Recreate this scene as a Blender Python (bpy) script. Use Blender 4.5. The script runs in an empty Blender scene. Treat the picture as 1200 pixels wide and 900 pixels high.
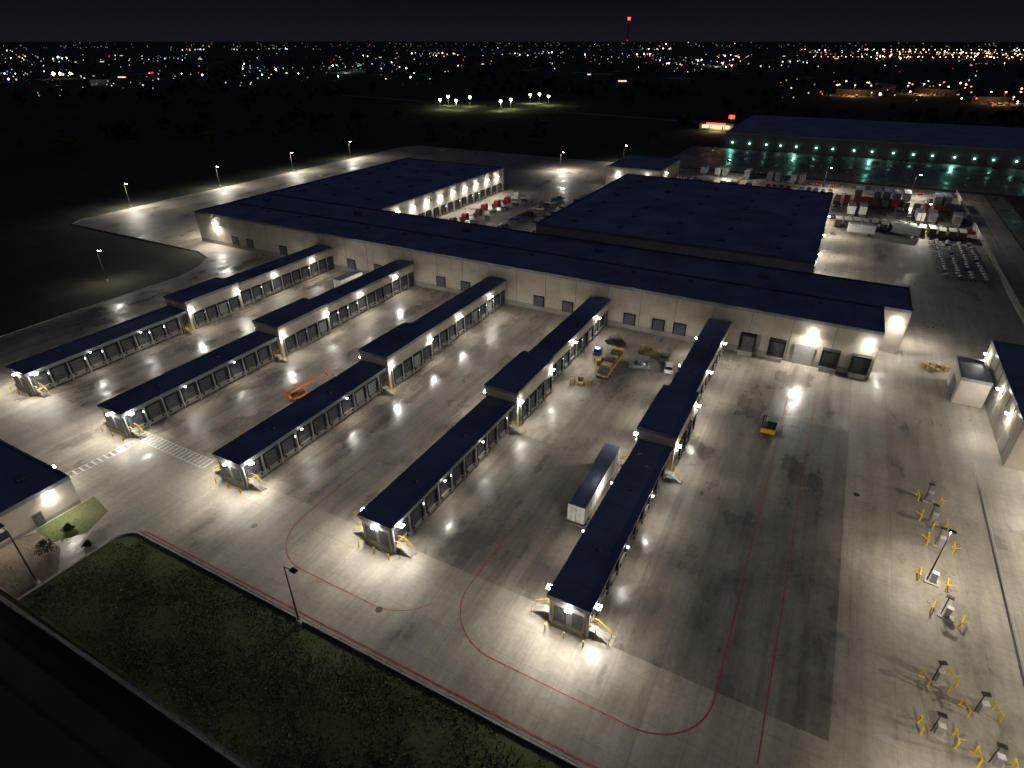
import bpy, math, random
from mathutils import Matrix, Vector
random.seed(7)
S=bpy.context.scene
COL=S.collection
GP=2.0
# ------------------------------------------------------------ materials
def newmat(name):
    m=bpy.data.materials.new(name); m.use_nodes=True
    nt=m.node_tree; b=nt.nodes['Principled BSDF']
    return m,nt,b
def noise(nt,scale,detail=4,rough=.6,vec=None,dist=0):
    n=nt.nodes.new('ShaderNodeTexNoise'); n.inputs['Scale'].default_value=scale
    n.inputs['Detail'].default_value=detail; n.inputs['Roughness'].default_value=rough
    n.inputs['Distortion'].default_value=dist
    if vec is not None: nt.links.new(vec,n.inputs['Vector'])
    return n.outputs['Fac']
def ramp(nt,fac,stops):
    r=nt.nodes.new('ShaderNodeValToRGB'); e=r.color_ramp.elements
    while len(e)<len(stops): e.new(.5)
    for i,(p,c) in enumerate(stops):
        e[i].position=p; e[i].color=(c[0],c[1],c[2],1) if not isinstance(c,(int,float)) else (c,c,c,1)
    nt.links.new(fac,r.inputs[0]); return r.outputs[0]
def mix(nt,a,b,fac,mode='MIX'):
    n=nt.nodes.new('ShaderNodeMix'); n.data_type='RGBA'; n.blend_type=mode
    for s,v in ((n.inputs[0],fac),(n.inputs[6],a),(n.inputs[7],b)):
        if hasattr(v,'links'): nt.links.new(v,s)
        elif isinstance(v,(int,float)): s.default_value=v
        else: s.default_value=(v[0],v[1],v[2],1)
    return n.outputs[2]
def mapped(nt,sc,kind='pos'):
    g=nt.nodes.new('ShaderNodeNewGeometry')
    m=nt.nodes.new('ShaderNodeMapping'); m.inputs['Scale'].default_value=sc
    nt.links.new(g.outputs['Position'],m.inputs[0]); return m.outputs[0]
def simple(name,c,rough=.6,metal=0,var=.25,scale=1.5):
    m,nt,b=newmat(name)
    f=noise(nt,scale,2,.65,mapped(nt,(1,1,1)))
    lo=[v*(1-var) for v in c]; hi=[min(1,v*(1+var)) for v in c]
    nt.links.new(ramp(nt,f,[(.3,lo),(.7,hi)]),b.inputs['Base Color'])
    b.inputs['Roughness'].default_value=rough; b.inputs['Metallic'].default_value=metal
    return m
def emis(name,c,s):
    m,nt,b=newmat(name); b.inputs['Base Color'].default_value=(.02,.02,.02,1)
    b.inputs['Emission Color'].default_value=(*c,1); b.inputs['Emission Strength'].default_value=s
    try: m.cycles.emission_sampling='NONE'
    except Exception: pass
    return m
def concrete(name,base,contrast,wet,stain=.5,grid=.6):
    m,nt,b=newmat(name)
    p=mapped(nt,(1,1,1))
    big=noise(nt,.03,3,.6,p); mid=noise(nt,.17,5,.75,p); fine=noise(nt,1.6,2,.7,p)
    streak=noise(nt,1.0,4,.7,mapped(nt,(.5,.03,1)))
    d=[v*(1-contrast) for v in base]; h=[min(.6,v*(1+contrast*.6)) for v in base]
    c=ramp(nt,big,[(.35,d),(.60,h)])
    c=mix(nt,c,ramp(nt,mid,[(.28,.5),(.62,1.08)]),stain,'MULTIPLY')
    c=mix(nt,c,ramp(nt,streak,[(.34,.42),(.58,1)]),stain,'MULTIPLY')
    c=mix(nt,c,ramp(nt,fine,[(.3,.72),(.7,1.15)]),.5,'MULTIPLY')
    br=nt.nodes.new('ShaderNodeTexBrick'); br.offset=0; br.squash=1
    br.inputs['Scale'].default_value=1; br.inputs['Mortar Size'].default_value=.05
    br.inputs['Mortar Smooth'].default_value=.4; br.inputs['Bias'].default_value=0
    br.inputs['Brick Width'].default_value=4.6; br.inputs['Row Height'].default_value=4.6
    br.inputs['Color1'].default_value=(1,1,1,1); br.inputs['Color2'].default_value=(.78,.78,.77,1); br.inputs['Mortar'].default_value=(.5,.48,.46,1)
    nt.links.new(p,br.inputs['Vector'])
    c=mix(nt,c,br.outputs['Color'],grid,'MULTIPLY')
    w=noise(nt,.13,4,.66,mapped(nt,(1,.5,1)))
    wm=ramp(nt,w,[(wet,0.),(wet+.17,1.)])
    c=mix(nt,c,mix(nt,c,(.78,.78,.80),1,'MULTIPLY'),wm)
    nt.links.new(c,b.inputs['Base Color'])
    nt.links.new(mix(nt,(.60,.60,.60),(.17,.17,.17),wm),b.inputs['Roughness'])
    return m
M={}
M['apron']=concrete('light_concrete',(.42,.38,.315),.22,.50,.45,.5)
M['yard']=concrete('yard_concrete',(.37,.33,.272),.34,.42,.65,.5)
M['lane']=concrete('dark_lane_concrete',(.265,.238,.20),.28,.44,.6,.5)
M['roof']=simple('membrane_roof',(.25,.285,.37),.6,0,.3,.10)
M['roof2']=simple('membrane_roof_pale',(.34,.36,.38),.6,0,.15,.1)
M['edge']=simple('roof_flashing',(.22,.24,.28),.4,.3,.15)
M['wall']=simple('precast_wall',(.48,.44,.37),.8,0,.14,.35)
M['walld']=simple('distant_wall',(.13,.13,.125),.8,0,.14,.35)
M['wallb']=simple('precast_base',(.28,.26,.23),.85,0,.2,.5)
M['joint']=simple('panel_joint',(.16,.15,.14),.9)
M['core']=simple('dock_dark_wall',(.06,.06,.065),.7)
M['steel']=simple('galvanised_post',(.38,.39,.40),.5,.3,.2)
M['door']=simple('dock_door',(.10,.105,.12),.5,.2,.3,2)
M['doorw']=simple('dock_door_pale',(.36,.36,.35),.5,.1,.15,2)
M['rubber']=simple('rubber_seal',(.012,.012,.013),.8)
M['yellow']=simple('safety_yellow',(.75,.52,.03),.5,0,.15)
M['orange']=simple('lift_orange',(.70,.19,.02),.5,0,.3,3)
M['red']=simple('red_line_paint',(.33,.075,.055),.6,0,.5,2)
M['white']=simple('white_paint',(.62,.62,.60),.5,0,.3,2)
M['black']=simple('black_paint',(.02,.02,.022),.4)
M['tyre']=simple('tyre',(.015,.015,.015),.85)
M['glass']=simple('dark_glass',(.02,.025,.03),.08)
M['pole']=simple('bronze_pole',(.05,.045,.04),.5,.3)
M['fence']=simple('chain_link',(.35,.35,.34),.5,.5)
M['bark']=simple('bark',(.08,.06,.04),.9)
M['leaf']=simple('leaf',(.05,.07,.025),.7,0,.5,3)
M['kerb']=simple('kerb_concrete',(.38,.35,.30),.8)
M['wood']=simple('timber',(.36,.27,.14),.8,0,.3)
for n,c in (('silver',(.35,.36,.37)),('blue',(.03,.06,.18)),('darkred',(.22,.02,.02)),('grey',(.12,.12,.13))): M[n]=simple('car_'+n,c,.3,.4,.05)
M['brown']=simple('truck_brown',(.06,.032,.015),.4)
M['lampw']=emis('lamp_white',(1,.97,.9),70)
M['lamps']=emis('small_lamp_white',(1,.97,.88),16)
M['win']=emis('lit_window',(1,.85,.55),1.2)
def grassmat(name,a,b_,c_):
    m,nt,b=newmat(name); p=mapped(nt,(1,1,1))
    f=noise(nt,.12,5,.7,p); g=noise(nt,3,3,.7,p)
    c=ramp(nt,f,[(.35,a),(.5,b_),(.66,c_)])
    c=mix(nt,c,ramp(nt,g,[(.3,.5),(.7,1.3)]),.8,'MULTIPLY')
    nt.links.new(c,b.inputs['Base Color']); b.inputs['Roughness'].default_value=.95
    return m
M['grass']=grassmat('verge_grass',(.055,.085,.020),(.085,.115,.032),(.15,.13,.065))
M['blade']=grassmat('grass_blades',(.065,.12,.026),(.095,.14,.036),(.15,.14,.055))
M['dirt']=grassmat('bare_dirt',(.13,.105,.07),(.19,.15,.10),(.10,.09,.05))
def terr():
    m,nt,b=newmat('scrub_terrain'); p=mapped(nt,(1,1,1))
    f=noise(nt,.006,6,.65,p); g=noise(nt,.08,4,.7,p)
    c=ramp(nt,f,[(.35,(.018,.026,.012)),(.5,(.035,.04,.02)),(.65,(.07,.062,.04))])
    c=mix(nt,c,ramp(nt,g,[(.3,.4),(.7,1.3)]),.8,'MULTIPLY')
    nt.links.new(c,b.inputs['Base Color']); b.inputs['Roughness'].default_value=1
    return m
M['terrain']=terr()
# ------------------------------------------------------------ mesh builder
class MB:
    def __init__(s,name): s.name=name; s.v=[]; s.f=[]; s.m=[]; s.mats=[]; s.T=None
    def mi(s,k):
        if k not in s.mats: s.mats.append(k)
        return s.mats.index(k)
    def add(s,vs,fs,k):
        o=len(s.v)
        for v in vs:
            if s.T is not None: v=(s.T@Vector(v))[:]
            s.v.append(tuple(v))
        i=s.mi(k)
        for f in fs: s.f.append([o+a for a in f]); s.m.append(i)
    def box(s,x0,y0,z0,x1,y1,z1,k):
        s.add([(x0,y0,z0),(x1,y0,z0),(x1,y1,z0),(x0,y1,z0),(x0,y0,z1),(x1,y0,z1),(x1,y1,z1),(x0,y1,z1)],
              [(0,3,2,1),(4,5,6,7),(0,1,5,4),(1,2,6,5),(2,3,7,6),(3,0,4,7)],k)
    def taper(s,x0,y0,z0,x1,y1,z1,ix,iy,k,iy2=None):
        iy2=iy if iy2 is None else iy2
        s.add([(x0,y0,z0),(x1,y0,z0),(x1,y1,z0),(x0,y1,z0),(x0+ix,y0+iy,z1),(x1-ix,y0+iy,z1),(x1-ix,y1-iy2,z1),(x0+ix,y1-iy2,z1)],
              [(0,3,2,1),(4,5,6,7),(0,1,5,4),(1,2,6,5),(2,3,7,6),(3,0,4,7)],k)
    def cyl(s,p,q,r,k,n=8,r2=None):
        p=Vector(p);q=Vector(q);d=(q-p).normalized(); r2=r if r2 is None else r2
        a=d.orthogonal().normalized(); b=d.cross(a)
        vs=[]
        for c,rr in ((p,r),(q,r2)):
            for i in range(n):
                t=2*math.pi*i/n; vs.append(c+a*math.cos(t)*rr+b*math.sin(t)*rr)
        fs=[(i,(i+1)%n,n+(i+1)%n,n+i) for i in range(n)]+[tuple(range(n-1,-1,-1)),tuple(range(n,2*n))]
        s.add(vs,fs,k)
    def poly(s,pts,z,k): s.add([(x,y,z) for x,y in pts],[tuple(range(len(pts)))],k)
    def prism(s,pts,z0,z1,k):
        n=len(pts)
        s.add([(x,y,z0) for x,y in pts]+[(x,y,z1) for x,y in pts],
          [tuple(range(n-1,-1,-1)),tuple(range(n,2*n))]+[(i,(i+1)%n,n+(i+1)%n,n+i) for i in range(n)],k)
    def side(s,prof,x0,x1,k):
        n=len(prof)
        s.add([(x0,y,z) for y,z in prof]+[(x1,y,z) for y,z in prof],
          [tuple(range(n)),tuple(range(2*n-1,n-1,-1))]+[(i,n+i,n+(i+1)%n,(i+1)%n) for i in range(n)],k)
    def mesh(s):
        me=bpy.data.meshes.new(s.name); me.from_pydata(s.v,[],s.f)
        for k in s.mats: me.materials.append(M[k])
        me.polygons.foreach_set('material_index',s.m); me.update(); return me
    def build(s,loc=(0,0,0),rz=0,bevel=0):
        o=bpy.data.objects.new(s.name,s.mesh()); COL.objects.link(o); o.location=loc; o.rotation_euler=(0,0,rz)
        if bevel:
            b=o.modifiers.new('bevel','BEVEL'); b.width=bevel; b.segments=2; b.limit_method='ANGLE'
        return o
def inst(me,name,loc,rz=0):
    o=bpy.data.objects.new(name,me); COL.objects.link(o); o.location=loc; o.rotation_euler=(0,0,rz); return o
LD={}
W=(1,.935,.82)
def lamp(parent,loc,direction,power,color=W,size=.35):
    key=(power,color,size)
    if key not in LD:
        l=bpy.data.lights.new('lamp','AREA'); l.shape='DISK'; l.size=size; l.energy=power*GP; l.color=color; LD[key]=l
    o=bpy.data.objects.new('lamp_light',LD[key]); COL.objects.link(o)
    o.parent=parent
    o.location=Vector(loc)-parent.location if parent else loc
    o.rotation_euler=Vector(direction).to_track_quat('-Z','Y').to_euler()
    return o
# ------------------------------------------------------------ ground
g=MB('ground'); R=60000; g.poly([(-R,-R),(R,-R),(R,R),(-R,R)],-.13,'terrain'); g.build()
pv=MB('pavement')
out=[(-166,15),(-77.5,15),(-77.3,26),(-76.6,28.4),(-75,29.6),(60,30.2),(60,340),(-250,340),(-256,330),(-256,124),(-252,119),(-180,119),(-172,116),(-167,109),(-164,100),(-165,70)]
pv.prism(out,-.25,0,'apron'); pv.build()
y=MB('dock_yard'); y.poly([(-163,45),(12.5,45),(12.5,127),(-163,127)],.004,'yard')
y.poly([(-134.9,158.5),(-76.2,158.5),(-76.2,245),(-134.9,245)],.004,'yard'); y.poly([(-76,250),(48,250),(48,338),(-76,338)],.004,'lane'); y.build()
y=MB('truck_lane')
y.poly([(-10.2,43.5),(12.4,43.5),(12.4,104),(-10.2,104)],.008,'lane')
for x0,x1,ya,yb in ((-39.0,-34.5,48,76),(-66.5,-62,47,72),(-24,-19.2,46,74),(-96,-91,47,76),(-125,-120,48,70)):
    y.poly([(x0,ya),(x1,ya),(x1,yb),(x0,yb)],.008,'lane')
y.poly([(-90,346),(190,346),(190,424),(-90,424)],-.09,'lane')
y.build()
def strip(mb,pts,w,z,k,h=None):
    n=len(pts); L=[];Rr=[]
    for i,p in enumerate(pts):
        a=Vector(pts[max(0,i-1)]); b=Vector(pts[min(n-1,i+1)]); d=(b-a).normalized(); nn=Vector((-d.y,d.x))*w/2
        L.append(Vector(p)+nn); Rr.append(Vector(p)-nn)
    for i in range(n-1):
        q=[L[i],L[i+1],Rr[i+1],Rr[i]]
        if h: mb.prism([(v.x,v.y) for v in q],z,z+h,k)
        else: mb.poly([(v.x,v.y) for v in reversed(q)],z,k)
def arc(cx,cy,r,a0,a1,n=12): return [(cx+r*math.cos(math.radians(a0+(a1-a0)*i/n)),cy+r*math.sin(math.radians(a0+(a1-a0)*i/n))) for i in range(n+1)]
kb=MB('kerb')
strip(kb,[(-77.6,15),(-77.4,26)]+arc(-74.6,26.4,2.9,180,95,8)+[(60,30.0)],.25,-.1,'kerb',.25)
strip(kb,[(-164.2,15),(-164.9,70),(-164,100),(-167,109),(-172,116),(-180,119),(-252,119),(-256,124),(-256,330)],.25,-.1,'kerb',.25)
strip(kb,[(49,33),(49,335)],.25,-.1,'kerb',.25)
kb.build()
rl=MB('fire_lane_marking')
strip(rl,[(-76.2,29.0),(-74.6,30.0)]+[(60,30.75)],.2,.018,'red')
strip(rl,[(-29,58)]+[(-29.2,44)]+arc(-21.5,43.4,7.7,180,270,14)+arc(-5.5,42.7,7,270,360,12)+[(1.5,112)],.14,.018,'red')
strip(rl,[(-57,58),(-57.2,42)]+arc(-50,42.3,7.1,180,268,14)+[(-38,35.2)]+arc(-38,42.3,7.1,270,330,8),.13,.018,'red')
strip(rl,[(6.5,38),(6.3,112)],.13,.018,'red')
for x in (-87,-115):strip(rl,[(x,50),(x,74)],.12,.018,'red')
rl.build()
cw=MB('crosswalk_marking')
def ladder(x0,y0,x1,y1,w):
    a=Vector((x0,y0));b=Vector((x1,y1));d=(b-a);L=d.length;d.normalize();n=Vector((-d.y,d.x))
    for s in (-1,1): strip(cw,[tuple(a+n*s*w/2),tuple(b+n*s*w/2)],.14,.018,'white')
    k=int(L/.9)
    for i in range(k+1):
        c=a+d*(i*L/k)
        strip(cw,[tuple(c-n*(w/2-.08)),tuple(c+n*(w/2-.08))],.32,.024,'white')
ladder(-101.5,44.4,-80,44.4,2.2); ladder(-97.2,31,-96.6,42.6,1.6)
cw.build()
pk=MB('parking_bay_marking')
for yy in (262,278,294,310,326):
    for i in range(26): x=-30+i*3; pk.poly([(x,yy),(x+.12,yy),(x+.12,yy+5.2),(x,yy+5.2)],.012,'white')
for i in range(28):
    yy=160+i*3; pk.poly([(-108,yy),(-103,yy),(-103,yy+.12),(-108,yy+.12)],.012,'white')
pk.build()
td=MB('trench_drain'); strip(td,[(30.7,35),(30.7,104)],.28,.014,'black'); strip(td,[(31.1,35),(31.1,104)],.1,.016,'steel'); td.build()
mh=MB('manhole_cover')
for x,yy in ((-37,35),(14,86),(-62,38),(20,42)): mh.cyl((x,yy,0),(x,yy,.02),.45,'black',14)
mh.build()
gr=MB('grass_verge')
gr.poly([(-77.5,14.9),(60,14.9),(60,29.85),(-74.6,29.2),(-76.4,27.9),(-77.3,26)],-.03,'grass')
gr.poly([(-120,-40),(60,-40),(60,14.6),(-120,14.6)],-.09,'terrain')
gr.poly([(-92,15.1),(-77.9,15.1),(-77.9,20),(-82,22.5),(-88,23)],.03,'dirt')
gr.poly([(-88.7,22.8),(-84,22.5),(-81.8,26),(-83.5,30),(-88.6,31)],.035,'grass')
gr.build()
gb=MB('grass')
for i in range(42000):
    if i%9: x=random.uniform(-76.5,-8); yy=random.uniform(15.2,29.6)
    else: x=random.uniform(-90,-78); yy=random.uniform(15.4,30)
    if i%9==0 and not((-88.4<x<-82.5 and 22.8<yy<30) or yy<17.5): continue
    if x<-74 and yy>27: continue
    if math.sin(x*.35)*math.cos(yy*.6+x*.11)+random.uniform(-.8,.8)<-.35: continue
    a=random.uniform(0,6.28);w=random.uniform(.05,.12);h=random.uniform(.05,.17);z=-.03
    dx,dy=math.cos(a)*w,math.sin(a)*w; lx,ly=random.uniform(-.15,.15),random.uniform(-.15,.15)
    gb.add([(x-dx,yy-dy,z),(x+dx,yy+dy,z),(x+lx,yy+ly,z+h)],[(0,1,2)],'blade')
gb.build()
# ------------------------------------------------------------ docks / fingers
def bays(mb,xf,out,y0,y1,ztop,bay=3.66,pale=False,zt=4.2):
    n=max(1,int(round((y1-y0)/bay))); b=(y1-y0)/n
    def bx(d0,d1,ya,yb,za,zb,k):
        xa,xb=sorted((xf+out*d0,xf+out*d1)); mb.box(xa,ya,za,xb,yb,zb,k)
    for i in range(n):
        a=y0+i*b; c=a+b/2
        bx(-.02,.40,a-.11,a+.11,0,zt,'steel')
        bx(-.02,.06,c-1.25,c+1.25,1.2,3.75,'doorw' if (pale or random.random()<.08) else 'door')
        for zz in (1.85,2.5,3.1): bx(.05,.09,c-1.25,c+1.25,zz,zz+.05,'rubber')
        bx(-.02,.34,c-1.5,c-1.24,1.2,3.75,'rubber'); bx(-.02,.34,c+1.24,c+1.5,1.2,3.75,'rubber')
        bx(-.02,.38,c-1.5,c+1.5,3.76,4.12,'rubber')
        bx(-.02,.28,c-1.6,c+1.6,.35,1.18,'wallb')
        bx(.27,.42,c-1.15,c-.9,.75,1.15,'rubber'); bx(.27,.42,c+.9,c+1.15,.75,1.15,'rubber')
        if random.random()<.35: bx(.1,.3,c+1.55,c+1.72,3.2,3.42,'lamps')
    bx(-.02,.40,y1-.11,y1+.11,0,zt,'steel')
def fix(mb,x,y,z,k='lampw',s=.2):
    mb.box(x-s,y-s,z-.14,x+s,y+s,z+.06,k); mb.box(x-s*.6,y-s*.6,z+.06,x+s*.6,y+s*.6,z+.12,'pole')
def stair(mb,x,y,dx,dy):
    ax=Vector((dx,dy)); n=Vector((-dy,dx))
    def P(a,b): v=Vector((x,y))+ax*a+n*b; return v
    def bx(a0,a1,b0,b1,z0,z1,k):
        p=P(a0,b0);q=P(a1,b1); mb.box(min(p.x,q.x),min(p.y,q.y),z0,max(p.x,q.x),max(p.y,q.y),z1,k)
    bx(0,1.2,-.55,.55,1.05,1.15,'edge')
    for c in (-.5,.5):
        for a in (.1,1.1): bx(a,a+.08,c-.04,c+.04,0,1.05,'yellow')
    for i in range(6): bx(1.2+i*.26,1.42+i*.26,-.5,.5,.97-i*.17,1.0-i*.17,'edge')
    for c in (-.53,.53):
        for a in (.05,1.15):
            p=P(a,c); mb.cyl((p.x,p.y,1.1),(p.x,p.y,2.1),.04,'yellow',5)
        p=P(2.8,c); mb.cyl((p.x,p.y,0),(p.x,p.y,1.0),.04,'yellow',5)
        for dz in (0,-.5):
            p=P(.05,c);q=P(1.15,c);r=P(2.8,c)
            mb.cyl((p.x,p.y,2.1+dz),(q.x,q.y,2.1+dz),.035,'yellow',5); mb.cyl((q.x,q.y,2.1+dz),(r.x,r.y,1.0+dz),.035,'yellow',5)
def finger(x0,x1):
    mb=MB('loading_dock_wing'); L=[]
    y0,y1,y2,y3=42.8,77.6,92.5,127.3
    c0,c1=x0+.6,x1-.6
    mb.box(c0,y0+.3,0,c1,y1,4.22,'core')
    mb.box(c0+.02,y0+.18,0,c1-.02,y0+.29,4.3,'wall')
    mb.box(x0+.1,y0+.1,4.25,x1-.1,y1,4.7,'edge'); mb.box(x0,y0,4.7,x1,y1-.02,4.95,'roof')
    for a,b_,c_,d_ in ((x0-.04,x0+.1,y0-.04,y1),(x1-.1,x1+.04,y0-.04,y1)): mb.box(a,c_,4.66,b_,d_,5.05,'edge')
    mb.box(x0+.1,y0-.04,4.66,x1-.1,y0+.1,5.05,'edge')
    bays(mb,c1,1,y0+.5,y1-2.4,4.7); bays(mb,c0,-1,y0+.5,y1-2.4,4.7)
    xm=(x0+x1)/2
    mb.box(x0+.9,y0+.1,1.2,xm-.2,y0+.17,3.6,'door'); mb.box(xm+.5,y0+.1,1.2,x1-.9,y0+.17,3.6,'door'); mb.box(xm-.1,y0+.09,1.1,xm+.4,y0+.17,3.3,'doorw')
    stair(mb,x1-.6,y0+1.2,1,0); stair(mb,x0+.6,y0+1.2,-1,0)
    mb.box(x0+.75,y0+.0,0,x1-.75,y0+.17,1.0,'wallb')
    for xx in (x0+.3,xm,x1-.3): mb.cyl((xx,y0-.9,0),(xx,y0-.9,1.1),.1,'yellow',8)
    mb.box(x0-.35,y1,0,x1+.35,y2,7.0,'wall'); mb.box(x0-.45,y1-.1,7.0,x1+.45,y2+.1,7.25,'roof')
    mb.box(x0-.5,y1-.15,6.7,x1+.5,y1-.02,7.32,'edge')
    for a in (x0-.5,x1+.38): mb.box(a,y1-.02,6.7,a+.12,y2+.1,7.32,'edge')
    bays(mb,x1+.36,1,y1+.8,y2-.8,7,zt=4.2); bays(mb,x0-.36,-1,y1+.8,y2-.8,7,zt=4.2)
    stair(mb,x1-.3,y1-1.3,1,0); stair(mb,x0+.3,y1-1.3,-1,0)
    u0,u1=x0+.45,x1-.45
    mb.box(u0+.4,y2,0,u1-.4,y3,4.3,'core'); mb.box(u0,y2,4.3,u1,y3,6.3,'wall'); mb.box(u0-.1,y2+.1,6.3,u1+.1,y3,6.55,'roof')
    for a in (u0-.16,u1+.04): mb.box(a,y2+.1,6.05,a+.12,y3,6.65,'edge')
    bays(mb,u1-.4,1,y2+.6,y3-3,6); bays(mb,u0+.4,-1,y2+.6,y3-3,6)
    for yy in (y0+9,y0+22,y2+8,y2+20):
        z=4.95 if yy<y1 else 6.55
        mb.box(xm-.3,yy,z,xm+.3,yy+.6,z+.3,'edge')
    for yy in range(int(y0)+4,int(y1),5): mb.box(x0+.12,yy,4.95,x1-.12,yy+.06,4.965,'edge')
    for s,xe in ((1,x1),(-1,x0)):
        for yy,p in ((y0+1.6,360),(y0+12,150),(y0+23,150)):
            X=xe+s*.35; fix(mb,X,yy,4.45,'lampw' if p>200 else 'lamps',.3 if p>200 else .13); L.append(((X,yy,4.2),(s*.85,-.6 if p>200 else 0,-.55),p))
        for yy,p in ((y1+.8,300),(y2-.8,260)):
            X=xe+s*.8; fix(mb,X,yy,5.2,'lampw',.28); L.append(((X,yy,5.0),(s*.8,0,-.7),p))
        for yy in (y2+12,y2+26):
            X=xe+s*.2; fix(mb,X,yy,5.4,'lampw',.26); L.append(((X,yy,5.2),(s*.8,0,-.7),270))
    fix(mb,xm,y0-.35,4.3,'lampw',.22); L.append(((xm,y0-.4,4.1),(0,-1,-.08),640))
    o=mb.build()
    for a,d,p in L: lamp(o,a,d,p)
for x0,x1 in ((-18.2,-12.8),(-46.3,-40.6),(-75.2,-69.0),(-104.9,-98.3),(-135,-128.2)): finger(x0,x1)
# ------------------------------------------------------------ main warehouse
mb=MB('distribution_warehouse'); L=[]
def slab(x0,y0,x1,y1,z,par=.35,rk='roof'):
    mb.box(x0,y0,0,x1,y1,z-.1,'wall'); mb.box(x0+.02,y0+.02,z-.1,x1-.02,y1-.02,z,rk)
    for a in ((x0-.06,y0-.06,x1+.06,y0+.3),(x0-.06,y1-.3,x1+.06,y1+.06),(x0-.06,y0+.3,x0+.3,y1-.3),(x1-.3,y0+.3,x1+.06,y1-.3)):
        mb.box(a[0],a[1],z-.35,a[2],a[3],z+par,'edge')
slab(-189.5,127.6,15.4,142.5,10); slab(-189.5,142.5,20.8,158.2,10.03)
slab(-189.5,158.2,-135,246,10.06); slab(-76,158.2,0,243,13.0)
x=-189.5
while x<15:
    mb.box(x-.05,127.57,0,x+.05,127.7,9.6,'joint'); x+=8.2
yy=142.5
while yy<243:
    mb.box(0 if yy>158.2 else 20.8,yy-.05,0,.03 if yy>158.2 else 20.83,yy+.05,9.6 if yy<158 else 12.6,'joint'); yy+=8.2
mb.box(-189.48,127.5,0,15.38,127.6,1.3,'wallb')
for xc in (-9.0,-3.0,2.4,7.4,13.0):
    if xc!=2.4:
        mb.box(xc-1.7,126.3,1.1,xc-1.35,127.5,4.4,'rubber'); mb.box(xc+1.35,126.3,1.1,xc+1.7,127.5,4.4,'rubber'); mb.box(xc-1.7,126.2,4.4,xc+1.7,127.5,4.85,'rubber')
        mb.box(xc-1.34,127.4,1.2,xc+1.34,127.49,4.4,'door')
        mb.box(xc-1.5,126.0,0,xc+1.5,127.4,1.1,'wallb')
    else:
        mb.box(xc-2,127.4,0,xc+2,127.49,4.6,'doorw')
for xc in (-24,-29,-36,-52,-60,-82,-90,-112,-122,-150,-165,-172):
    mb.box(xc-1.5,127.36,1.1,xc+1.5,127.48,4.0,'rubber'); mb.box(xc-1.2,127.3,1.2,xc+1.2,127.38,3.7,'door')
for i in range(14):
    X=-182+i*14.2; mb.box(X,150,10.03,X+2.2,151.6,11.0,'edge') if i%3==0 else mb.box(X,139,10,X+.8,139.8,10.5,'edge')
for i in range(25):
    X=-187+i*8.2; mb.box(X,128,10.0,X+.12,142.3,10.02,'edge'); mb.box(X,143,10.03,X+.12,157.8,10.05,'edge')
for i in range(5):
    for j in range(6):
        mb.box(-68+i*14.5,166+j*13,13,-66.6+i*14.5,167.4+j*13,13.35,'edge')
for j in range(6):
    for i in range(3): mb.box(-182+i*16,168+j*13,10.06,-180.4+i*16,169.6+j*13,10.4,'edge')
bays(mb,-135,1,163,244,9,bay=5.0,pale=False)
for i in range(9):
    yy=167+i*9; fix(mb,-134.4,yy,7.8,'lampw',.4); L.append(((-134.3,yy,7.6),(.45,0,-.9),360))
bays(mb,0,1,165,240,9,bay=8.2)
for yy in (168,188,210,236): fix(mb,.6,yy,6.8,'lampw',.3); L.append(((.7,yy,6.6),(.75,0,-.7),850))
for X,p in ((3,800),(-180,1100),(13.5,200)): fix(mb,X,126.9,7.6,'lampw',.38); L.append(((X,126.7,7.4),(0,-.6,-.8),p))
fix(mb,18.6,141.8,7.6,'lampw',.42); L.append(((18.6,141.6,7.4),(.2,-.7,-.7),500))
fix(mb,21.5,150,7,'lampw',.25); L.append(((21.6,150,6.8),(.8,0,-.6),800))
for yy in (135,165,200,236): fix(mb,-190.1,yy,7.2,'lampw',.4); L.append(((-190.3,yy,7.0),(-.8,0,-.65),1900))
for X in (-60,-35,-10): fix(mb,X,243.6,8,'lampw',.3); L.append(((X,243.9,7.8),(0,.7,-.7),800))
for yy in (180,215): fix(mb,-76.5,yy,7,'lampw',.3); L.append(((-76.8,yy,6.8),(-.7,0,-.7),600))
for X in (-120,-90): fix(mb,X,158.8,7,'lampw',.25); L.append(((X,159,6.8),(0,.7,-.7),600))
o=mb.build()
for a,d,p in L: lamp(o,a,d,p)
# ------------------------------------------------------------ other buildings
def bld(name,x0,y0,x1,y1,z,lamps=(),rk='roof',extra=None,wk='wall'):
    mb=MB(name); mb.box(x0,y0,0,x1,y1,z-.1,wk); mb.box(x0+.02,y0+.02,z-.1,x1-.02,y1-.02,z,rk)
    for a in ((x0-.06,y0-.06,x1+.06,y0+.3),(x0-.06,y1-.3,x1+.06,y1+.06),(x0-.06,y0+.3,x0+.3,y1-.3),(x1-.3,y0+.3,x1+.06,y1-.3)): mb.box(a[0],a[1],z-.35,a[2],a[3],z+.3,'edge')
    if extra: extra(mb)
    for (p,d,e,c) in lamps: fix(mb,p[0],p[1],p[2]+.15,'lampw',.28)
    o=mb.build()
    for (p,d,e,c) in lamps: lamp(o,p,d,e,c)
def ex(mb):
    mb.box(-89.05,23.2,0,-88.93,24.4,2.2,'door'); mb.box(-89.05,18,1,-88.95,20,2.2,'glass'); mb.box(-100,20,4.8,-98,22,5.7,'edge'); mb.box(-95,25,4.8,-94,26,5.3,'edge')
    mb.box(-89.04,16.1,0,-88.96,29.2,.6,'wallb'); mb.box(-104,29.3,.9,-92,29.36,2.1,'glass')
bld('guard_building',-112,16,-89,29.3,4.8,[((-88.6,26,3.9),(.7,0,-.7),360,W),((-95,29.9,3.9),(0,.7,-.7),160,W),((-88.6,18,3.9),(.6,0,-.8),60,W)],extra=ex)
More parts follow.
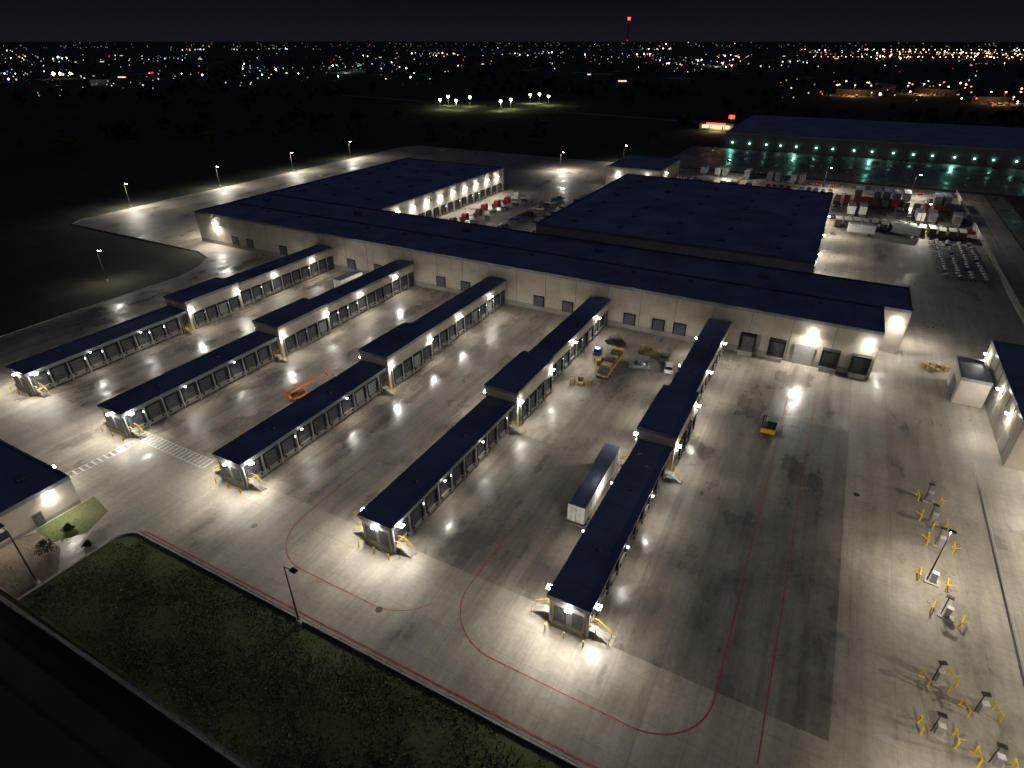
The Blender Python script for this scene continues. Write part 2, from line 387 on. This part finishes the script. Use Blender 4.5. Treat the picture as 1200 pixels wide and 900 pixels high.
def ex(mb):
    for i in range(7): mb.box(35-.06,108+i*4.4,.1,35.02,111+i*4.4,3.6,'doorw')
    for i in range(6): mb.box(35-.08,111.4+i*4.4,5.5,35.02,111.5+i*4.4,8,'joint')
bld('maintenance_building',35,105,75,139,8,[((34.4,112,6),(-.7,0,-.7),420,W),((34.4,121,6),(-.7,0,-.7),300,W),((34.4,136.5,6),(-.7,0,-.7),420,W),((40,104.4,6),(-.3,-.8,-.6),500,W)],extra=ex)
def ex(mb):
    mb.box(29.44,126,.1,29.52,131,3.2,'door')
bld('storage_shed',29.5,124.5,34.3,134.5,5.2,[],rk='roof2',extra=ex)
def ex(mb):
    for i in range(5): mb.box(-96+i*5,279.9,.1,-92.5+i*5,280.02,4,'doorw')
bld('vehicle_wash_building',-98,280,-72,316,8.5,[((-71.4,290,6),(.8,0,-.6),1000,W),((-92,279.4,6),(0,-.7,-.7),700,W),((-78,279.4,6),(0,-.7,-.7),700,W)],extra=ex)
GR=(.30,1,.78)
M['lampg']=emis('lamp_green_white',(.42,1,.80),10)
mb=MB('distant_warehouse'); L=[]
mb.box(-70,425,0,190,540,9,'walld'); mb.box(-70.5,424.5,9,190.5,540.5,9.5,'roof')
for i in range(26):
    X=-66+i*10+random.uniform(-1.5,1.5); mb.box(X-.4,424.2,3.4,X+.4,424.7,3.9,'lampg')
    mb.box(X+1.5,424.85,.8,X+4.5,425.05,4,'door'); mb.box(X+5.5,424.85,.8,X+8.5,425.05,4,'door')
    if i%4==0: L.append((X,423.8,3.4))
o=mb.build()
for p in L: lamp(o,p,(0,-1,-.35),230,GR)
mb=MB('fuel_station'); M['signred']=emis('sign_red',(1,.06,.02),4); M['signyel']=emis('sign_yellow',(1,.7,.3),6)
mb.box(-98,500,5,-84,512,5.3,'wall'); mb.box(-98.1,499.8,5,-83.9,499.98,6.4,'signred'); mb.box(-97,501,4.8,-85,511,5,'signyel')
for a in (-96,-86):
    for b in (502,510): mb.box(a-.3,b-.3,0,a+.3,b+.3,5,'steel')
mb.box(-106,514,0,-80,524,4.5,'wall'); mb.box(-104,513.9,1,-82,514,3.4,'win'); mb.cyl((-80,498,0),(-80,498,12),.3,'steel'); mb.box(-82,497.6,10,-78,498.4,12.5,'signred')
o=mb.build(); lamp(o,(-91,506,4.6),(0,0,-1),700,(1,.8,.5),3)
# ------------------------------------------------------------ fences
def fence(name,pts,h=1.8,k='fence',sp=3.0):
    mb=MB(name)
    for i in range(len(pts)-1):
        a=Vector(pts[i]);b=Vector(pts[i+1]);n=max(1,int((b-a).length/sp))
        for j in range(n+1):
            p=a.lerp(b,j/n); mb.cyl((p.x,p.y,-.1),(p.x,p.y,h+.1),.05,k,5)
        for z in (.1,h*.33,h*.66,h): mb.cyl((a.x,a.y,z),(b.x,b.y,z),.03,k,4)
        m=max(1,int((b-a).length/.3))
        for j in range(m):
            p=a.lerp(b,j/m); q=a.lerp(b,min(1,(j+3)/m)); mb.cyl((p.x,p.y,.1),(q.x,q.y,h),.012,k,3); mb.cyl((q.x,q.y,.1),(p.x,p.y,h),.012,k,3)
    return mb.build()
fence('chain_link_fence',[(-79,13.9),(-30,14.7)])
mb=MB('retaining_kerb'); strip(mb,[(-80,14.2),(20,15.0)],.35,-.1,'kerb',.4); mb.build()
fence('boundary_fence',[(48.6,150),(48.6,334)],2.2,'fence',4)
# ------------------------------------------------------------ lamp posts
def post(x,y,h,lit,p=0,c=W,ax=(1,0),s=1):
    mb=MB('street_lamp')
    mb.cyl((0,0,0),(0,0,.7),.3,'kerb',10); mb.cyl((0,0,.7),(0,0,h),.12,'pole',8,.07)
    ax=Vector((*ax,0)); e=ax*1.3; mb.cyl((0,0,h-.1),(e.x,e.y,h+.05),.05,'pole',6)
    c0=ax*1.45
    mb.box(c0.x-.42*s,c0.y-.28*s,h-.02,c0.x+.42*s,c0.y+.28*s,h+.16,'pole')
    mb.box(c0.x-.34*s,c0.y-.22*s,h-.08-.15*(s-1),c0.x+.34*s,c0.y+.22*s,h-.02,'lampw' if lit else 'glass')
    o=mb.build((x,y,0))
    if p: lamp(o,(x+c0.x,y+c0.y,h-.35*s),(ax.x*.3,ax.y*.3,-1),p,c)
    return o
post(-44.1,29.0,9.6,False); post(-77.9,17.6,9.3,False,ax=(-1,0))
for x,y_,p in ((-258,146,2200),(-179,88,300),(-258,190,2200),(-257,235,2200),(-257,280,2200),(-132,303,2600),(-110,341,1500)):
    post(x,y_,9.5,True,p,s=1.2)
for x in (-50,-5,30):
    for y_ in (258,318): post(x,y_,10,True,1900,(1,.90,.74),s=1.2)
# ------------------------------------------------------------ equipment pedestals with yellow guards
W2=(1,.90,.74)
def pedestal(x,y,pole,rz):
    mb=MB('guarded_light_pole' if pole else 'guarded_utility_pedestal')
    mb.box(-.8,-.6,0,.8,.6,.18,'kerb')
    mb.box(-.3,-.25,.18,.3,.25,1.6,'steel'); mb.box(-.34,-.29,1.6,.34,.29,1.68,'white')
    for sx in (-1,1):
        X=sx*1.5
        for sy in (-.7,.7): mb.cyl((X,sy,0),(X,sy,1.1),.1,'yellow',8)
        mb.cyl((X,-.7,1.0),(X,.7,1.0),.07,'yellow',6)
        mb.cyl((X,0,.5),(X+sx*.8,0,0.9),.06,'yellow',6)
    if random.random()<.6: mb.cyl((.2,-1.4,0),(.2,-1.4,1.1),.1,'yellow',8)
    h=8.5 if pole else 3.0
    mb.cyl((-.55,0,0),(-.55,0,h),.11 if pole else .06,'pole',8,.06)
    mb.box(-.85,-.22,h,-.05,.22,h+.14,'pole')
    o=mb.build((x,y,0)); o.rotation_euler=(0,0,rz)
    return o
for i,(x,y_,pl) in enumerate(((23.6,89.5,0),(23.8,84.3,0),(24.3,79.4,0),(22.9,71.6,1),(24.0,66.2,0),(22.4,56.1,0),(26.0,54.0,0),(21.9,49.3,0),(26.6,48.5,0),(23,40,1))):
    o=pedestal(x,y_,pl,random.uniform(-.5,.5))
    if pl:
        l=lamp(None,(0,0,0),(0.1,0,-1),800,W2,.5); l.parent=o; l.location=(-.45,0,8.4)
for y_,p in ((52,2400),(85,2400)): post(46.5,y_,11,True,p,W2,ax=(-1,0))
# ------------------------------------------------------------ vehicles
def wheel(mb,x,y,r=.5,w=.28): mb.cyl((x-w/2,y,r),(x+w/2,y,r),r,'tyre',14); mb.cyl((x-w/2-.01,y,r),(x+w/2+.01,y,r),r*.5,'steel',8)
def car_mesh(k):
    mb=MB('parked_car')
    prof=[(-2.2,.35),(-2.25,.7),(-2.1,.95),(-1.3,1.02),(1.0,1.0),(2.05,.85),(2.25,.65),(2.2,.35)]
    mb.side([(a,z) for a,z in reversed(prof)],-.9,.9,k)
    mb.taper(-.82,-1.75,1.0,.82,1.05,1.42,.14,.55,'glass',.75); mb.box(-.67,-1.2,1.42,.67,.3,1.47,k)
    for sx in (-.85,.85):
        for sy in (-1.35,1.4): wheel(mb,sx,sy,.33,.24)
    mb.box(-.8,2.2,.6,-.45,2.27,.75,'white'); mb.box(.45,2.2,.6,.8,2.27,.75,'white'); mb.box(-.8,-2.28,.7,-.5,-2.2,.85,'red'); mb.box(.5,-2.28,.7,.8,-2.2,.85,'red')
    return mb.mesh()
def trailer_mesh(Lh,name='box_trailer',k='white'):
    mb=MB(name); h=4.0
    mb.box(-1.28,0,1.15,1.28,Lh,h,k)
    for i in range(int(Lh/1.2)):
        for s in (-1,1): mb.box(min(s*1.28,s*1.31),.3+i*1.2,1.3,max(s*1.28,s*1.31),.36+i*1.2,h-.1,'steel')
    mb.box(-1.25,.05,h,1.25,Lh-.05,h+.02,'roof')
    for a in (-1.3,1.25): mb.box(a,-.03,h-.12,a+.05,Lh+.03,h+.05,'steel')
    mb.box(-1.3,-.03,1.05,1.3,Lh+.03,1.2,'steel')
    mb.box(-.02,-.05,1.25,.02,-.01,h-.15,'black'); mb.box(-.7,-.05,1.2,-.66,-.01,h-.15,'steel'); mb.box(.66,-.05,1.2,.7,-.01,h-.15,'steel')
    mb.box(-1.2,-.06,1.07,-.9,-.03,1.2,'red'); mb.box(.9,-.06,1.07,1.2,-.03,1.2,'red')
    mb.box(-.5,0.2,.85,.5,Lh-.3,1.05,'black')
    for yy in (1.3,2.6) if Lh>10 else (1.2,):
        for sx in (-.98,.98): wheel(mb,sx,yy,.5,.5)
    for sx in (-.8,.8): mb.box(sx-.07,Lh-3,0.05,sx+.07,Lh-2.86,1.1,'steel')
    mb.box(-1.2,0,.45,1.2,.1,.6,'steel')
    return mb.mesh()
def truck_mesh(k):
    mb=MB('parked_truck')
    mb.box(-.45,-3.2,.7,.45,3.3,.95,'black'); mb.box(-1.2,.9,.95,1.2,2.9,2.9,k); mb.taper(-1.2,.9,2.9,1.2,2.9,3.5,.15,.2,k,.6)
    mb.box(-1.1,2.88,1.9,1.1,2.94,2.8,'glass'); mb.box(-1.0,2.9,.7,1.0,3.9,1.8,k); mb.box(-1.2,3.9,.5,1.2,4.05,.95,'steel')
    for sy,xs in ((3.1,(-1.0,1.0)),(-1.2,(-.95,.95)),(-2.4,(-.95,.95))):
        for sx in xs: wheel(mb,sx,sy,.5,.45)
    return mb.mesh()
def van_mesh():
    mb=MB('parcel_van')
    mb.side([(a,z) for a,z in reversed([(-3.6,.55),(-3.6,2.9),(2.3,2.95),(2.7,2.7),(3.0,1.6),(3.6,1.45),(3.65,.55)])],-1.1,1.1,'brown')
    mb.box(-1.0,2.75,1.75,1.0,2.95,2.5,'glass'); mb.box(-1.12,1.6,1.3,-1.09,2.6,2.4,'glass'); mb.box(1.09,1.6,1.3,1.12,2.6,2.4,'glass'); mb.box(-1.05,-3.5,2.9,1.05,2.2,2.98,'steel')
    mb.box(-.9,3.6,.8,.9,3.7,1.1,'steel')
    for sx in (-.95,.95):
        for sy in (-2.2,2.3): wheel(mb,sx,sy,.42,.3)
    return mb.mesh()
cars=[car_mesh(k) for k in ('white','silver','grey','blue','darkred','black')]
van=van_mesh()
t16=trailer_mesh(16.2); t8=trailer_mesh(8.6); trk=[truck_mesh(k) for k in ('white','brown','darkred')]
t8g=trailer_mesh(8.6,'box_trailer','grey'); t8s=trailer_mesh(8.6,'box_trailer','silver')
inst(t16,'box_trailer',(-21.3,59.2,0),math.radians(1.5))
inst(t8,'box_trailer',(-113.5,112,0),math.radians(-3))
for (x,y_,r,i) in ((-21.9,111.5,.2,0),(-27.8,109.6,1.9,1),(-24,116,.1,2),(-36,118,1.4,5),(-38,112,.3,3)): inst(cars[i],'parked_car',(x,y_,0.01),r)
mb=MB('yard_tractor')
mb.box(-.5,-2.4,.6,.5,2.6,.95,'black'); mb.box(-1.15,.4,.95,.35,2.0,2.7,'black'); mb.box(-1.1,1.98,1.7,.3,2.03,2.6,'glass'); mb.box(-1.17,.6,1.7,-1.14,1.8,2.6,'glass'); mb.box(-1.2,.35,2.7,.4,2.05,2.8,'edge')
mb.box(.4,.6,.95,1.2,2.3,1.5,'black'); mb.box(-1.2,2.3,.5,1.2,2.75,1.25,'yellow'); mb.taper(-.6,-2,.95,.6,-.6,1.2,.1,.2,'steel'); mb.box(-1.2,-2.7,.55,1.2,-2.4,1.0,'black')
mb.cyl((.9,.4,1),(.9,.4,3.0),.1,'steel',8)
for sx in (-.95,.95): wheel(mb,sx,1.7,.5,.35); wheel(mb,sx,-1.4,.5,.55)
mb.build((-.4,98.6,.01),math.radians(182),.03)
mb=MB('boom_lift')
mb.box(-1.1,-1.6,.5,1.1,1.6,.9,'orange'); mb.cyl((0,0,.9),(0,0,1.2),.7,'black',12); mb.box(-.9,-2.0,1.2,-.3,1.0,1.9,'orange'); mb.box(.3,-2.0,1.2,.95,.8,1.8,'black'); mb.taper(-.8,-2.5,1.2,.8,-2.0,2.1,.1,.1,'orange')
mb.cyl((0,-1.6,2.0),(0,3.4,2.8),.28,'orange',6); mb.cyl((0,3.4,2.8),(0,6.2,3.0),.2,'orange',6); mb.cyl((0,6.2,3.0),(0,6.8,2.0),.1,'black',6)
mb.box(-1,6.8,1.6,1,7.6,1.7,'steel')
for a in (-1,1):
    for b_ in (6.8,7.6): mb.cyl((a,b_,1.7),(a,b_,2.8),.05,'orange',5)
for z in (2.2,2.8):
    for a in (-1,1): mb.cyl((a,6.8,z),(a,7.6,z),.05,'orange',5)
    for b_ in (6.8,7.6): mb.cyl((-1,b_,z),(1,b_,z),.05,'orange',5)
for sx in (-1.15,1.15):
    for sy in (-1.2,1.2): wheel(mb,sx,sy,.45,.4)
mb.build((-82.2,66.8,.01),math.radians(-12),.02)
mb=MB('flatbed_trailer')
mb.box(-1.25,0,1.05,1.25,12,1.25,'wood'); mb.box(-.5,.2,.75,.5,11.8,1.05,'black'); mb.box(-1.25,11.9,1.25,1.25,12,2.2,'yellow')
for a in (-1.3,1.25): mb.box(a,0,1.0,a+.05,12,1.3,'yellow')
for i in range(5): mb.box(-1.0+.1*(i%2),.8+i*2.1,1.25,1.0,2.5+i*2.1,1.9+.25*(i%3),'wood' if i%2 else 'grey')
for yy in (1.3,2.6):
    for sx in (-.98,.98): wheel(mb,sx,yy,.5,.5)
for sx in (-.8,.8): mb.box(sx-.07,9,0.05,sx+.07,9.15,1.1,'steel')
mb.build((-33.0,100.5,.01),math.radians(2))
mb=MB('pallet_stack')
for i in range(6):
    x=i%3*1.6;yy=i//3*1.8
    for j in range(random.randint(3,9)): mb.box(x,yy,j*.15,x+1.2,yy+1.0,j*.15+.04,'wood'); mb.box(x+.1,yy,j*.15+.04,x+.2,yy+1,j*.15+.12,'wood'); mb.box(x+1.,yy,j*.15+.04,x+1.1,yy+1,j*.15+.12,'wood')
me=mb.mesh()
for p in ((-38,96,.01),(-30,116,.01),(-36,106,.01),(26.5,136,.01)): inst(me,'pallet_stack',p,random.uniform(0,1))
for row,yy in enumerate((264.6,280.6,296.6,312.6,328.6)):
    for i in range(26):
        x=-28.5+i*3
        if random.random()<(.9 if x<0 else .35): inst(random.choice(cars+cars[1:]),'parked_car',(x,yy,.01),random.choice((0,math.pi))+random.uniform(-.03,.03))
for i in range(28):
    if random.random()<.7: inst(random.choice(cars),'parked_car',(-105.5,161.5+i*3,.01),math.pi/2+random.choice((0,math.pi)))
    if random.random()<.6: inst(van,'parcel_van',(-93,161.5+i*3,.01),math.pi/2+.1)
for i in range(9):
    if random.random()<.7: inst(random.choice(trk),'parked_truck',(-120+random.uniform(-2,2),168+i*8,.01),random.uniform(-.1,.1)+math.pi/2)
for i in range(11):
    if random.random()<.7: inst(random.choice((t8g,t8s,t8g,t8)),'box_trailer',(4+i*3.9,270+random.uniform(-2,2),.01),random.uniform(-.06,.06))
for i in range(11):
    if random.random()<.6: inst(random.choice((t8g,t8s,t8g)),'box_trailer',(6+i*3.7,304+random.uniform(-2,2),.01),random.uniform(-.08,.08))
for i in range(12): inst(random.choice(trk[1:]),'parked_truck',(2+i*3.6,290+random.uniform(-2,2),.01),random.uniform(-.2,.2))
for i in range(14):
    if random.random()<.85: inst(van,'parcel_van',(4+i*3.0,254+random.uniform(-.8,.8),.01),random.uniform(-.1,.1))
inst(t8s,'box_trailer',(30,247,.01),math.radians(75)); inst(t8,'box_trailer',(16,243,.01),math.radians(95))
for j in range(4):
    for i in range(12):
        if random.random()<.8: inst(van,'parcel_van',(-68+i*2.9,262+j*14,.01),random.choice((0,math.pi)))
for i in range(14):
    if random.random()<.6: inst(random.choice((t8s,t8g)),'box_trailer',(-62+i*3.6,326,.01),0)
mb=MB('converter_dolly')
mb.box(-1.1,-.6,.7,1.1,.6,.9,'steel'); mb.cyl((-.5,.6,.8),(0,2.6,.7),.08,'steel',6); mb.cyl((.5,.6,.8),(0,2.6,.7),.08,'steel',6); mb.taper(-.5,-.4,.9,.5,.4,1.15,.1,.1,'white')
for sx in (-.95,.95): wheel(mb,sx,0,.5,.4)
me=mb.mesh()
for j in range(4):
    for i in range(16):
        if random.random()<.9: inst(me,'converter_dolly',(35+j*3.2+random.uniform(-.2,.2),206+i*2.6,.01),math.pi/2+random.uniform(-.15,.15))
# ------------------------------------------------------------ distant city (polar about the site)
HD=math.radians(28)
def pol(az,d): a=HD-math.radians(az); return (-math.sin(a)*d, math.cos(a)*d)
for n,c,s in (('white',(.8,.9,1),1),('warm',(1,.72,.40),1),('orange',(1,.36,.08),1),('blue',(.35,.5,1),1),('red',(1,.05,.03),1),('green',(.4,1,.6),1)):
    for q,st in (('lo',.45),('mid',1.8),('hi',14)): M[n+q]=emis('city_'+n+'_'+q,c,st)
mb=MB('distant_city_lights')
def star(x,y,z,r,k):
    mb.add([(x-r,y,z),(x+r,y,z),(x,y-r,z),(x,y+r,z),(x,y,z-r),(x,y,z+r)],[(0,2,5),(2,1,5),(1,3,5),(3,0,5),(2,0,4),(1,2,4),(3,1,4),(0,3,4)],k)
def pick(w):
    r=random.random()*sum(w.values())
    for k,v in w.items():
        r-=v
        if r<=0: return k
    return k
def cl(a0,a1,d0,d1,n,w,pw=(.65,.28,.07),rs=1,z=(4,12)):
    for i in range(n):
        az=random.uniform(a0,a1); d=math.exp(random.uniform(math.log(d0),math.log(d1)))
        x,yy=pol(az,d); q=random.choices(('lo','mid','hi'),pw)[0]
        star(x,yy,random.uniform(*z),d*random.uniform(.0003,.00085)*rs,pick(w)+q)
cool={'white':6,'blue':3,'warm':1.5,'green':.5,'red':.4,'orange':.5}
mixd={'white':4,'warm':3,'orange':2,'blue':1,'red':.5}
org={'orange':6,'warm':4,'white':2,'red':.6}
cl(-40,40,5000,26000,190,mixd,(.8,.18,.02),.8); cl(-40,-5,1500,3500,90,cool,(.5,.4,.1)); cl(-40,-20,900,1500,38,cool,(.3,.5,.2),1.4)
cl(-22,-4,1100,1900,44,cool,(.35,.45,.2),1.35); cl(-5,20,1500,3200,45,mixd); cl(12,24,1700,2300,32,cool,(.3,.45,.25),1.3)
cl(24,40,2600,4600,110,org,(.3,.45,.25)); cl(22,40,780,1150,60,org,(.25,.45,.3),1.5); cl(20,40,1200,2500,25,mixd)
for k in range(26):
    az=random.uniform(-38,38); d=random.uniform(1300,5500); w=random.choice((cool,mixd)) if az<18 else org
    cl(az-1.3,az+1.3,d*.97,d*1.03,random.randint(5,16),w,(.4,.42,.18),1.15)
for (a0,d0,a1,d1,n,k) in ((24,2700,40,3000,36,'orangehi'),(29,4200,40,3600,30,'orangehi'),(27,5200,40,5600,34,'warmhi'),(-37,2300,-25,2600,14,'whitemid'),(-12,4200,12,4600,22,'whitelo'),(-36,900,-27,1150,7,'whitemid'),(2,2400,14,2500,12,'warmmid'),(-40,7000,40,9000,90,'warmlo')):
    for i in range(n):
        t=i/(n-1)+random.uniform(-.015,.015); x,yy=pol(a0+(a1-a0)*t,d0+(d1-d0)*t); star(x,yy,10,d0*.00055*random.uniform(.5,1.1),k)
for az,d,k,r in ((-34.6,1480,'warmhi',7),(-34.2,1480,'warmhi',6),(-33.6,1480,'warmhi',5),(-28.6,1400,'redhi',4),(-28.4,1420,'redmid',5),(-19.5,1500,'whitehi',4),(-15,1700,'whitehi',4),(-25,1300,'bluehi',3.5),(-9,1500,'whitehi',3.5)): x,yy=pol(az,d); star(x,yy,8,r*.5,k)
mb.build()
for az,d,c,p,r in ((27.5,930,(1,.5,.18),3800,30),(32,1000,(1,.5,.2),3800,34),(37,890,(1,.45,.15),3000,26),(-33,1250,(.8,.9,1),2500,35),(-14,1500,(.85,.95,1),2500,40),(17,1900,(.85,.95,1),4000,50)):
    x,yy=pol(az,d); mb=MB('distant_parking_lot'); mb.box(-r,-r*.7,-.1,r,r*.7,0,'lane')
    for a in (-.6,0,.6):
        mb.cyl((a*r,0,0),(a*r,0,12),.25,'pole',6); mb.box(a*r-.6,-.6,12.05,a*r+.6,.6,12.6,'orangehi' if az>15 and d<1100 else 'whitemid')
    for i in range(14):
        a=random.uniform(-.8,.8)*r;b=random.uniform(-.5,.5)*r; mb.box(a,b,0.02,a+2,b+4.5,1.4,random.choice(('silver','grey','white','darkred')))
    mb.box(-r*.8,r*.75,0,r*.8,r*1.2,5,'walld'); mb.box(-r*.82,r*.74,5,r*.82,r*1.22,5.5,'roof')
    o=mb.build((x,yy,0),random.uniform(-.8,.8))
    l=lamp(None,(0,0,0),(0,0,-1),p,c,4); l.parent=o; l.location=(0,0,12)
mb=MB('sports_field'); fx,fy=pol(-2.6,690)
mb.poly([(fx-95,fy-50),(fx+95,fy-50),(fx+95,fy+60),(fx-95,fy+60)],.02,'grass'); mb.build()
for az,d in ((-6.3,660),(-5.6,700),(-4.9,650),(-3.7,690),(-1.0,640),(-.1,660),(1.6,720),(2.4,730),(3.2,700)):
    x,yy=pol(az,d); mb=MB('floodlight_mast'); mb.cyl((0,0,0),(0,0,8),.3,'steel'); mb.box(-1.3,-.4,8,1.3,.4,9.8,'warmhi'); o=mb.build((x,yy,0)); lamp(o,(x,yy,7.8),(0,0,-1),1100,(.95,1,.6),2)
x,yy=pol(9.6,2400); mb=MB('radio_tower'); H=122
for a in range(3):
    t=a*2.094; mb.cyl((math.cos(t)*4,math.sin(t)*4,0),(math.cos(t)*1,math.sin(t)*1,H),.5,'pole',4,.3)
for i in range(20):
    z=i*H/20; r=4-3*i/20
    for a in range(3):
        t=a*2.094;u=(a+1)*2.094; mb.cyl((math.cos(t)*r,math.sin(t)*r,z),(math.cos(u)*r,math.sin(u)*r,z+H/20),.2,'pole',3)
M['beacon']=emis('beacon_red',(1,.02,.03),12)
mb.cyl((0,0,H),(0,0,H+8),4.6,'beacon',10); mb.cyl((0,0,H*.5),(0,0,H*.5+2),1.2,'redmid',8); mb.build((x,yy,0))
mb=MB('distant_tree_line')
def clump(x,y,r,h):
    for k in range(7):
        a=random.uniform(0,6.28);rr=random.uniform(0,r*.7); cx,cy,cz=x+math.cos(a)*rr,y+math.sin(a)*rr,h*random.uniform(.35,.8); s=r*random.uniform(.3,.55)
        vs=[(cx+random.uniform(-s,s),cy+random.uniform(-s,s),cz+random.uniform(-s,s)) for _ in range(9)]
        fs=[(random.randrange(9),random.randrange(9),random.randrange(9)) for _ in range(12)]
        mb.add(vs,[f for f in fs if len(set(f))==3],'leaf')
for i in range(1500):
    az=random.uniform(-42,42); d=random.uniform(420,2600); x,yy=pol(az,d)
    if -110<x<210 and 330<yy<560: continue
    if abs(x-fx)<110 and abs(yy-fy)<80: continue
    if math.sin(x*.008+1)*math.cos(yy*.011)+.25*math.sin(x*.05)<.0: continue
    clump(x,yy,random.uniform(4,9),random.uniform(6,12))
mb.build()
mb=MB('distant_buildings')
for i in range(150):
    az=random.uniform(-40,40); d=random.uniform(1000,4500); x,yy=pol(az,d); w,l,h=random.uniform(8,45),random.uniform(8,35),random.uniform(4,11)
    mb.T=Matrix.Translation((x,yy,0))@Matrix.Rotation(random.uniform(0,1.5),4,'Z')
    mb.box(-w/2,-l/2,0,w/2,l/2,h,'wallb'); mb.box(-w/2-.4,-l/2-.4,h,w/2+.4,l/2+.4,h+.5,'roof')
    if random.random()<.15: mb.box(-w*.2,-l/2-.1,1,w*.2,-l/2+.01,3,'win')
mb.T=None; mb.build()
mb=MB('road')
for pts,w in (([(64,120),(64,341)],7),([(-600,640),(-120,560),(260,590)],9)): strip(mb,pts,w,-.085,'lane')
mb.build()
def shrub(x,y,r,h,name):
    mb=MB(name)
    for i in range(6):
        a=random.uniform(0,6.28); mb.cyl((0,0,0),(math.cos(a)*r*.5,math.sin(a)*r*.5,h*.7),.05,'bark',5,.02)
    for i in range(700):
        a=random.uniform(0,6.28);b_=random.uniform(-.6,1.5);rr=r*random.uniform(.3,1)*(1+.3*math.sin(a*3))
        p=Vector((math.cos(a)*math.cos(b_)*rr,math.sin(a)*math.cos(b_)*rr,h*.5+math.sin(b_)*h*.5*random.uniform(.7,1)))
        u=Vector((random.uniform(-1,1),random.uniform(-1,1),random.uniform(-1,1))).normalized()*.13; v=u.orthogonal()*.7
        mb.add([p-u,p+v,p+u],[(0,1,2)],'leaf')
    mb.build((x,y,0))
shrub(-82.5,21.2,1.3,2.2,'shrub'); shrub(-79,24.5,.6,.8,'shrub'); shrub(-84.5,25,.7,1.0,'shrub')
# ------------------------------------------------------------ world
w=bpy.data.worlds.new('World'); S.world=w; w.use_nodes=True; nt=w.node_tree; bg=nt.nodes['Background']
tc=nt.nodes.new('ShaderNodeTexCoord'); sp=nt.nodes.new('ShaderNodeSeparateXYZ'); nt.links.new(tc.outputs['Generated'],sp.inputs[0])
c=ramp(nt,sp.outputs['Z'],[(0.,(.0080,.0070,.0115)),(.05,(.0046,.0041,.0074)),(.25,(.008,.009,.017)),(1.,(.022,.026,.050))])
nt.links.new(c,bg.inputs['Color']); bg.inputs['Strength'].default_value=1
# ------------------------------------------------------------ camera
cd=bpy.data.cameras.new('camera'); cd.sensor_width=36; cd.lens=36*690/1200; cd.clip_end=200000; cd.clip_start=.5
co=bpy.data.objects.new('camera',cd); COL.objects.link(co); co.location=(0,0,60)
co.rotation_euler=(math.radians(90)-math.atan(402/690),0,HD); S.camera=co
S.view_settings.view_transform='Standard'; S.view_settings.look='None'; S.view_settings.exposure=0
